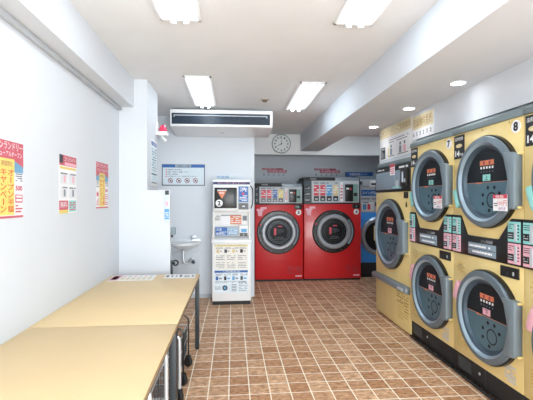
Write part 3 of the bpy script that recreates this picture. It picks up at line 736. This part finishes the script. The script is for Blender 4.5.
b = MB(); b.box(2.37, 8.04, 1.99, 2.95, 8.10, 2.09, blab, .003); b.text('洗濯乾燥機コーナー', 2.45, 2.015, 2.85, 2.065, 8.038, wtxt)
tag(b.build('blue_sign'), 'blue strip sign with white lettering standing above the blue machine', 'sign')

# price signs on the alcove wall
def price_sign(x0, x1, label, seed):
    w = x1-x0; b = MB()
    b.box(0, -.004, .085, w*.85, 0, .125, dred); b.box(w*.22, -.005, .03, w, 0, .09, dred)
    b.text('洗濯乾燥機', w*.26, .035, w*.96, .085, -.0065, pink); b.text('ご利用料金', .01, .092, w*.6, .12, -.0055, pink)
    for k in range(5):
        x = w*(.08+k*.2); b.lab(x-.02, -.03, x+.02, -.02, 0, txtg, .002); b.text(str(k+1), x-.012, -.015, x+.012, .02, -.001, txtg)
    o = b.build('price_sign'); o.location = (x0, 8.0995, 2.04)
    tag(o, label, 'sign')
price_sign(.60, 1.12, 'dark red price sign on the alcove wall, left one, below the clock', 1)
price_sign(1.70, 2.25, 'dark red price sign on the alcove wall, right one, below the ceiling beam', 2)

# ------------------------------------------------------------- round doors of the yellow machines
def drop(b, cx, cz, r, m_top, m_bot, y):
    n = 24
    up = [(cx+r*math.cos(PI*k/n), cz+r*math.sin(PI*k/n)) for k in range(n+1)]
    lo = [(cx+r*math.cos(PI+PI*k/n), cz+r*math.sin(PI+PI*k/n)) for k in range(n+1)]
    b.prism(up, y-.004, y+.004, m_top); b.prism(lo, y-.0035, y+.004, m_bot)
def round_door(t, cx, cz, R, accent, tagged, hz0, hz1, hx1, word):
    c = (cx, 0, cz); k = R/.355
    b = MB(); b.lathe([(R*1.01, 0), (R*1.01, .03), (R*1.0, .036), (R*.97, .036)], c, black, cap1=False, seg=72); d = b.build('door', t)
    b = MB(); b.lathe([(R*.985, .03), (R*.985, .046), (R*.965, .055), (R*.86, .060)], c, ringm, cap0=False, cap1=False, seg=72); b.build('door_ring', d)
    b = MB(); b.lathe([(R*.86, .060), (R*.83, .055), (R*.80, .042)], c, ringl, cap0=False, cap1=False, seg=72)
    b.lathe([(R*.80, .042), (R*.75, .034), (R*.70, .006)], c, ringd, cap0=False, cap1=False, seg=72); b.build('inner_ring', d)
    b = MB(); y = -.010; r = R*.71
    drop(b, cx, cz, r, wdark, teal, y); f = y-.004
    s = k
    b.lab(cx-.08*s, cz+.13*s, cx+.085*s, cz+.168*s, f, orange, .001)
    for i in range(5):
        x = cx+(-.065+i*.034)*s; b.lab(x-.010*s, cz+.135*s, x+.010*s, cz+.16*s, f-.001, dred if i % 2 else orange, .001)
        b.lab(x-.009*s, cz+.102*s, x+.009*s, cz+.120*s, f, wtxt, .001); b.lab(x-.005*s, cz+.075*s, x+.005*s, cz+.083*s, f, txtg, .001)
    b.lab(cx-.045*s, cz+.008*s, cx+.045*s, cz+.058*s, f, cyan if accent is cyan else pink, .001); b.text(word, cx-.022*s, cz+.014*s, cx+.022*s, cz+.052*s, f-.002, txt)
    b.lab(cx-r*.97, cz-.004, cx+r*.97, cz-.001, f-.0005, orange, .001)
    b.lines(cx-.16*s, cz-.014*s, cx-.06*s, cz+.002*s, f-.001, orange, 1, .7, 2, .2)
    b.ring(cx+.06*s, cz-.14*s, .050*s, .060*s, f, wdark, .001, 28)
    for ax_, az in ((.015, -.045), (.09, -.045), (-.045, -.10), (-.045, -.17), (.145, -.09), (.03, -.22)): b.disc(cx+ax_*s, cz+az*s, .014*s, f-.0005, wdark, .001, 14)
    b.build('window', d)
    b = MB()
    x0 = cx+R*.68
    b.prism([(x0, hz1), (hx1-.012, hz1-.01), (hx1, hz1-.03), (hx1, hz0+.03), (hx1-.012, hz0+.01), (x0, hz0), (cx+R*.80, cz-.05), (cx+R*.83, cz), (cx+R*.80, cz+.05)], -.064, -.0, platem, bev=.005)
    b.build('hinge_plate', d)
    for z in (hz1-.02, hz0+.02):
        b = MB(); b.box(hx1-.008, -.036, z-.008, hx1+.008, 0, z+.008, yellow, .002); b.build('hinge', d)
    if accent:
        sg = -1 if accent is cyan else 1
        a = (200 if accent is cyan else 160)*PI/180
        b = MB()
        pts = []
        for q in range(7):
            aa = (a-.22)+.44*q/6; pts.append((cx+R*.97*math.cos(aa), cz+R*.97*math.sin(aa)))
        for q in range(7):
            aa = (a+.20)-.40*q/6; pts.append((cx+R*1.13*math.cos(aa), cz+R*1.13*math.sin(aa)))
        b.prism(pts, -.055, -.005, accent, bev=.004); b.build('handle', d)
    if tagged:
        b = MB(); x, z = cx+.165, cz-.215; b.lab(x, z, x+.145, z+.115, -.075, paper, .002); b.lab(x, z+.088, x+.145, z+.115, -.077, redp, .001)
        b.text('特価', x+.03, z+.09, x+.11, z+.112, -.0795, wtxt); b.text('100円', x+.05, z+.035, x+.14, z+.075, -.0778, redp); b.text('8分', x+.06, z+.006, x+.13, z+.03, -.0778, mat('violet_print', (150, 70, 160), .5)); b.lines(x+.008, z+.03, x+.045, z+.06, -.0772, txt, 2, .4, 3, .4); b.build('price_tag', d)
    return d

# ------------------------------------------------------------- stacked dryers (local front faces -Y, turned towards -X)
WD = 0.836
def accent_grid(b, x0, x1, z0, z1, m, seed):
    b.lab(x0, z0, x1, z1, 0, m, .0085)
    f = -.0085; w = x1-x0; h = z1-z0
    b.lab(x0+w*.58, z0+h*.06, x0+w*.78, z1-h*.1, f, lgrey, .004)
    b.lines(x0+w*.05, z0+h*.62, x0+w*.55, z1-h*.08, f, dgrey, 3, .35, seed, .3); b.lab(x0+w*.05, z0+h*.15, x0+w*.5, z0+h*.48, f, black, .003); b.lines(x0+w*.08, z0+h*.2, x0+w*.45, z0+h*.42, f-.003, lgrey, 2, .4, seed+1, .4)
    b.lines(x0+w*.82, z0+h*.1, x0+w*.97, z1-h*.1, f, dgrey, 5, .4, seed+2, .8)
def flower(b, x, z, k):
    b.ring(x, z, .020*k, .026*k, 0, yellow2, .001, 20)
    for i in range(8):
        a = i*PI/4; b.disc(x+.045*k*math.cos(a), z+.045*k*math.sin(a), .009*k, -.001, yellow2, .001, 10)
def dryer(y_far, num, label):
    t = thing('stacked_dryer', label, 'dryer', (1.94, y_far, 0), -PI/2, 'yellow stacked coin dryers')
    w = WD-.004; g = .002
    b = MB(); b.box(g, 0.012, 0.02, w, 1.0, 0.188, matte_black, .003)
    b.lab(.06, .06, .24, .16, .012, dgrey, .002); b.lab(w*.5, .03, w*.5+.006, .18, .012, dgrey, .002); b.disc(w*.42, .12, .012, .009, lgrey, .002, 14); b.tube([(.02, -.01, .022), (w*.6, -.015, .018), (w, -.005, .02)], .012, matte_black, 8)
    for xx in (.08, w-.08): b.lathe([(.025, 0), (.025, .03)], (xx, .1, 0), rubber, 'z', 14); b.lathe([(.025, 0), (.025, .03)], (xx, .9, 0), rubber, 'z', 14)
    b.build('plinth', t)
    b = MB()
    b.box(g, 0, .188, w, 1.0, 1.045, yellow, .006)
    b.box(g, 0.003, 1.045, w, 1.0, 1.21, yellow)
    b.box(g, 0, 1.205, w, 1.0, 2.068, yellow, .006)
    # print on the yellow sheet
    flower(b, .11, .93, 1.0); flower(b, w-.1, .12+.16, .6)
    b.lines(w-.18, .215, w-.07, .34, 0, lgrey, 6, .6, num, .3); b.lines(.06, .25, .2, .40, 0, yellow2, 7, .4, num+3, .2)
    for xx in (.1, .4, .7): b.disc(xx, 2.045, .006, -.002, dyel, .002, 8)
    b.build('cabinet', t)
    b = MB()
    zb, zt, zc = 1.045, 1.37, 1.212
    b.prism([(g+.002, zb), (w, zb), (w, zt), (w-.10, zt), (w-.115, zt-.01), (w-.23, zc+.005), (w-.25, zc), (.23, zc), (.21, zc+.008), (.13, zt-.01), (.115, zt), (g+.002, zt)], -.010, .003, black, bev=.003)
    b.text('コイン式乾燥機', w*.5-.02, zc-.045, w*.5+.12, zc-.02, -.0115, lgrey)
    b.build('control_panel', t)
    b = MB(); o_ = -.010
    b.box(.235, -.014, zb+.02, w-.26, -.009, zb+.115, greylab, .002); b.lines(.25, zb+.075, w-.32, zb+.105, -.014, wtxt, 1, .5, 4, .1); b.lines(.25, zb+.03, w-.30, zb+.06, -.014, wtxt, 1, .5, 6, .1); b.lab(.235, zb+.066, w-.26, zb+.070, -.014, dgrey, .001); b.build('instruction_plate', t)
    for (x0, x1, seed) in ((.015, .125, 3), (w-.125, w-.012, 7)):
        for (z0, z1, m) in ((zb+.165, zt-.02, cyan), (zb+.015, zb+.155, pink)):
            b = MB(); accent_grid(b, x0, x1, z0, z1, m, seed+num)
            for v in b.bm.verts: v.co.y -= .010
            b.build('coin_unit', t)
    b = MB(); b.lab(w-.215, .955, w-.035, 1.03, 0, black, .01); b.lab(w-.09, .975, w-.075, 1.0, -.01, lgrey, .001); b.disc(w-.14, .985, .01, -.0115, dgrey, .002, 12); b.build('lock_plate', t)
    b = MB(); b.lab(.018, 1.855, .165, 2.055, 0, txt, .004); b.text('温風乾燥', .03, 2.01, .15, 2.04, -.0052, wtxt); b.lathe([(.045, 0), (.045, .001)], (.09, -.004, 1.965), gold, sz=.38, seg=24); b.text('14', .035, 1.875, .10, 1.925, -.0052, wtxt); b.text('kg', .105, 1.875, .15, 1.905, -.0052, wtxt); b.build('capacity_label', t)
    b = MB(); b.disc(w-.068, 2.006, .045, -.0025, wtxt, .0025, 32); b.text(str(num), w-.090, 1.974, w-.046, 2.038, -.0042, txt); b.build('number_plate', t)
    b = MB(); b.prism([(-.012, 2.068), (-.008, 2.11), (.06, 2.15), (1.0, 2.15), (1.0, 2.068)], g, w, trimg, 'x', .003); b.build('top_cover', t)
    round_door(t, .470, 1.638, .350, cyan, True, 1.43, 1.835, w-.006, '上')
    round_door(t, .470, .612, .350, pink, False, .42, .82, w-.006, '下')
    return t
dryer(4.125, 7, 'yellow stacked dryer column numbered 7, next to the yellow washer')
dryer(4.125-WD, 8, 'yellow stacked dryer column numbered 8')
dryer(4.125-2*WD, 9, 'yellow stacked dryer column cut off by the right edge of the photo')

# ------------------------------------------------------------- yellow washer 6
t = thing('washer_dryer', 'yellow front-loading washer numbered 6 with a grey rail across its base', 'washing machine', (1.94, 5.165, 0), -PI/2)
w = 1.034
b = MB(); b.box(0.002, 0, .015, w, 1.0, 1.60, yellow, .01)
b.lines(w-.36, .30, w-.18, .44, 0, dyel, 5, .4, 3, .2); b.lines(w-.33, .12, w-.05, .34, 0, yellow2, 7, .5, 4, .15); flower(b, .1, 1.50, .8)
b.lines(w-.16, .22, w-.04, .42, 0, dyel, 6, .3, 14, .3)
b.build('cabinet', t)
b = MB(); b.box(.02, .03, 0, w-.02, .98, .016, matte_black); b.build('plinth', t)
b = MB(); b.prism([(-.012, 1.605), (.0, 1.915), (.05, 1.93), (1.0, 1.93), (1.0, 1.605)], .002, w, matte_black, 'x', .004)
b.build('control_housing', t)
b = MB(); b.box(.06, -.022, 1.63, w-.36, .0, 1.85, greylab, .004); b.box(w-.35, -.022, 1.63, w-.20, .0, 1.85, greylab, .003)
for k in range(5): b.lab(.07, 1.66+k*.035, w-.5, 1.664+k*.035, -.022, grey, .001)
b.lab(w-.34, 1.65, w-.26, 1.73, -.022, lgrey, .003); b.lab(w-.42, 1.64, w-.24, 1.66, -.022, cyan, .003); b.lines(.08, 1.87, .3, 1.90, -.004, wtxt, 1, .5, 3, .2); b.lines(w-.28, 1.865, w-.05, 1.90, -.004, wtxt, 1, .6, 3, .2); b.build('control_panel', t)
b = MB(); b.box(w-.185, -.035, 1.65, w-.03, -.0, 1.85, black, .004); b.box(w-.14, -.045, 1.70, w-.10, -.034, 1.82, brushed, .003); b.lab(w-.08, 1.70, w-.05, 1.74, -.035, lgrey, .002); b.build('coin_unit', t)
b = MB(); b.lab(w-.50, 1.80, w-.36, 1.93, -.022, paper, .003); b.lab(w-.50, 1.895, w-.36, 1.93, -.025, redp, .001); b.lines(w-.49, 1.81, w-.37, 1.885, -.025, redp, 3, .4, 4, .3); b.build('price_tag', t)
b = MB(); b.lab(w-.15, 1.52, w-.055, 1.59, 0, black, .008); b.build('lock_plate', t)
b = MB(); b.disc(w-.09, 1.45, .047, -.0025, mat('plate_yellow', (236, 214, 140), .5), .0025, 28); b.text('6', w-.113, 1.415, w-.067, 1.487, -.0042, txt); b.build('number_plate', t)
b = MB(); b.prism([(0, .455), (-.05, .465), (-.06, .475), (-.06, .52), (-.045, .535), (0, .54)], 0.0, w, grey, 'x', .003); b.build('step_rail', t)
b = MB(); b.box(w-.2, -.066, .482, w-.06, -.058, .515, lgrey, .002); b.build('rail_label', t)
b = MB(); b.box(.0, -.03, .95, .03, .0, 1.15, yellow, .006); b.build('side_grip', t)
round_door(t, .505, 1.085, .425, None, False, .88, 1.28, w-.05, '中')
b = MB(); b.box(.002, .02, 1.93, w, .10, 1.98, trimg, .003); b.build('top_cover', t)

# ------------------------------------------------------------- banners on the fascia above (face -X)
def banner(y_far, zb, w, h, label, kind):
    b = MB()
    b.box(0, -.003, 0, w, 0, h, paper)
    if kind == 1:
        b.lab(.0, h*.68, w, h, -.003, bgold, .001); b.text('コインランドリーご利用案内', .03, h*.74, w-.03, h*.94, -.0052, gtxt)
        b.lab(.02, h*.03, .17, h*.40, -.003, txt, .001); b.lab(.045, h*.06, .075, h*.3, -.004, lgrey, .001); b.lab(.09, h*.06, .15, h*.22, -.004, txtg, .001); b.lab(.04, h*.32, .15, h*.37, -.004, lgrey, .001)
        for i, x in enumerate((.33, .60, .72)):
            b.lab(x, h*.10, x+.06, h*.30, -.003, [grey, grey, pink][i], .001); b.disc(x+.03, h*.37, .022, -.004, txtg, .001, 12); b.lab(x-.04, h*.06, x+.12, h*.08, -.003, txt, .001)
        b.lab(.26, h*.05, .29, h*.35, -.003, yel, .001); b.lines(.3, h*.46, .85, h*.6, -.003, txtg, 2, .35, 4, .1)
    else:
        b.lab(.0, h*.42, w, h, -.003, bgold, .001); b.text('乾燥機料金表', .03, h*.5, w-.03, h*.9, -.0052, gtxt)
        for i, c in enumerate('653232'): x = .02+i*w/6.2; b.text(c, x, h*.12, x+.026, h*.3, -.0042, txtg)
    o = b.build('fascia_banner'); o.location = (1.9995, y_far, zb); o.rotation_euler = (0, 0, -PI/2)
    tag(o, label, 'banner')
banner(5.15, 2.03, .93, .41, 'white and gold banner with small pictures above the yellow washer', 1)
banner(4.20, 2.165, .46, .25, 'gold banner with a row of numerals above dryer 7', 2)
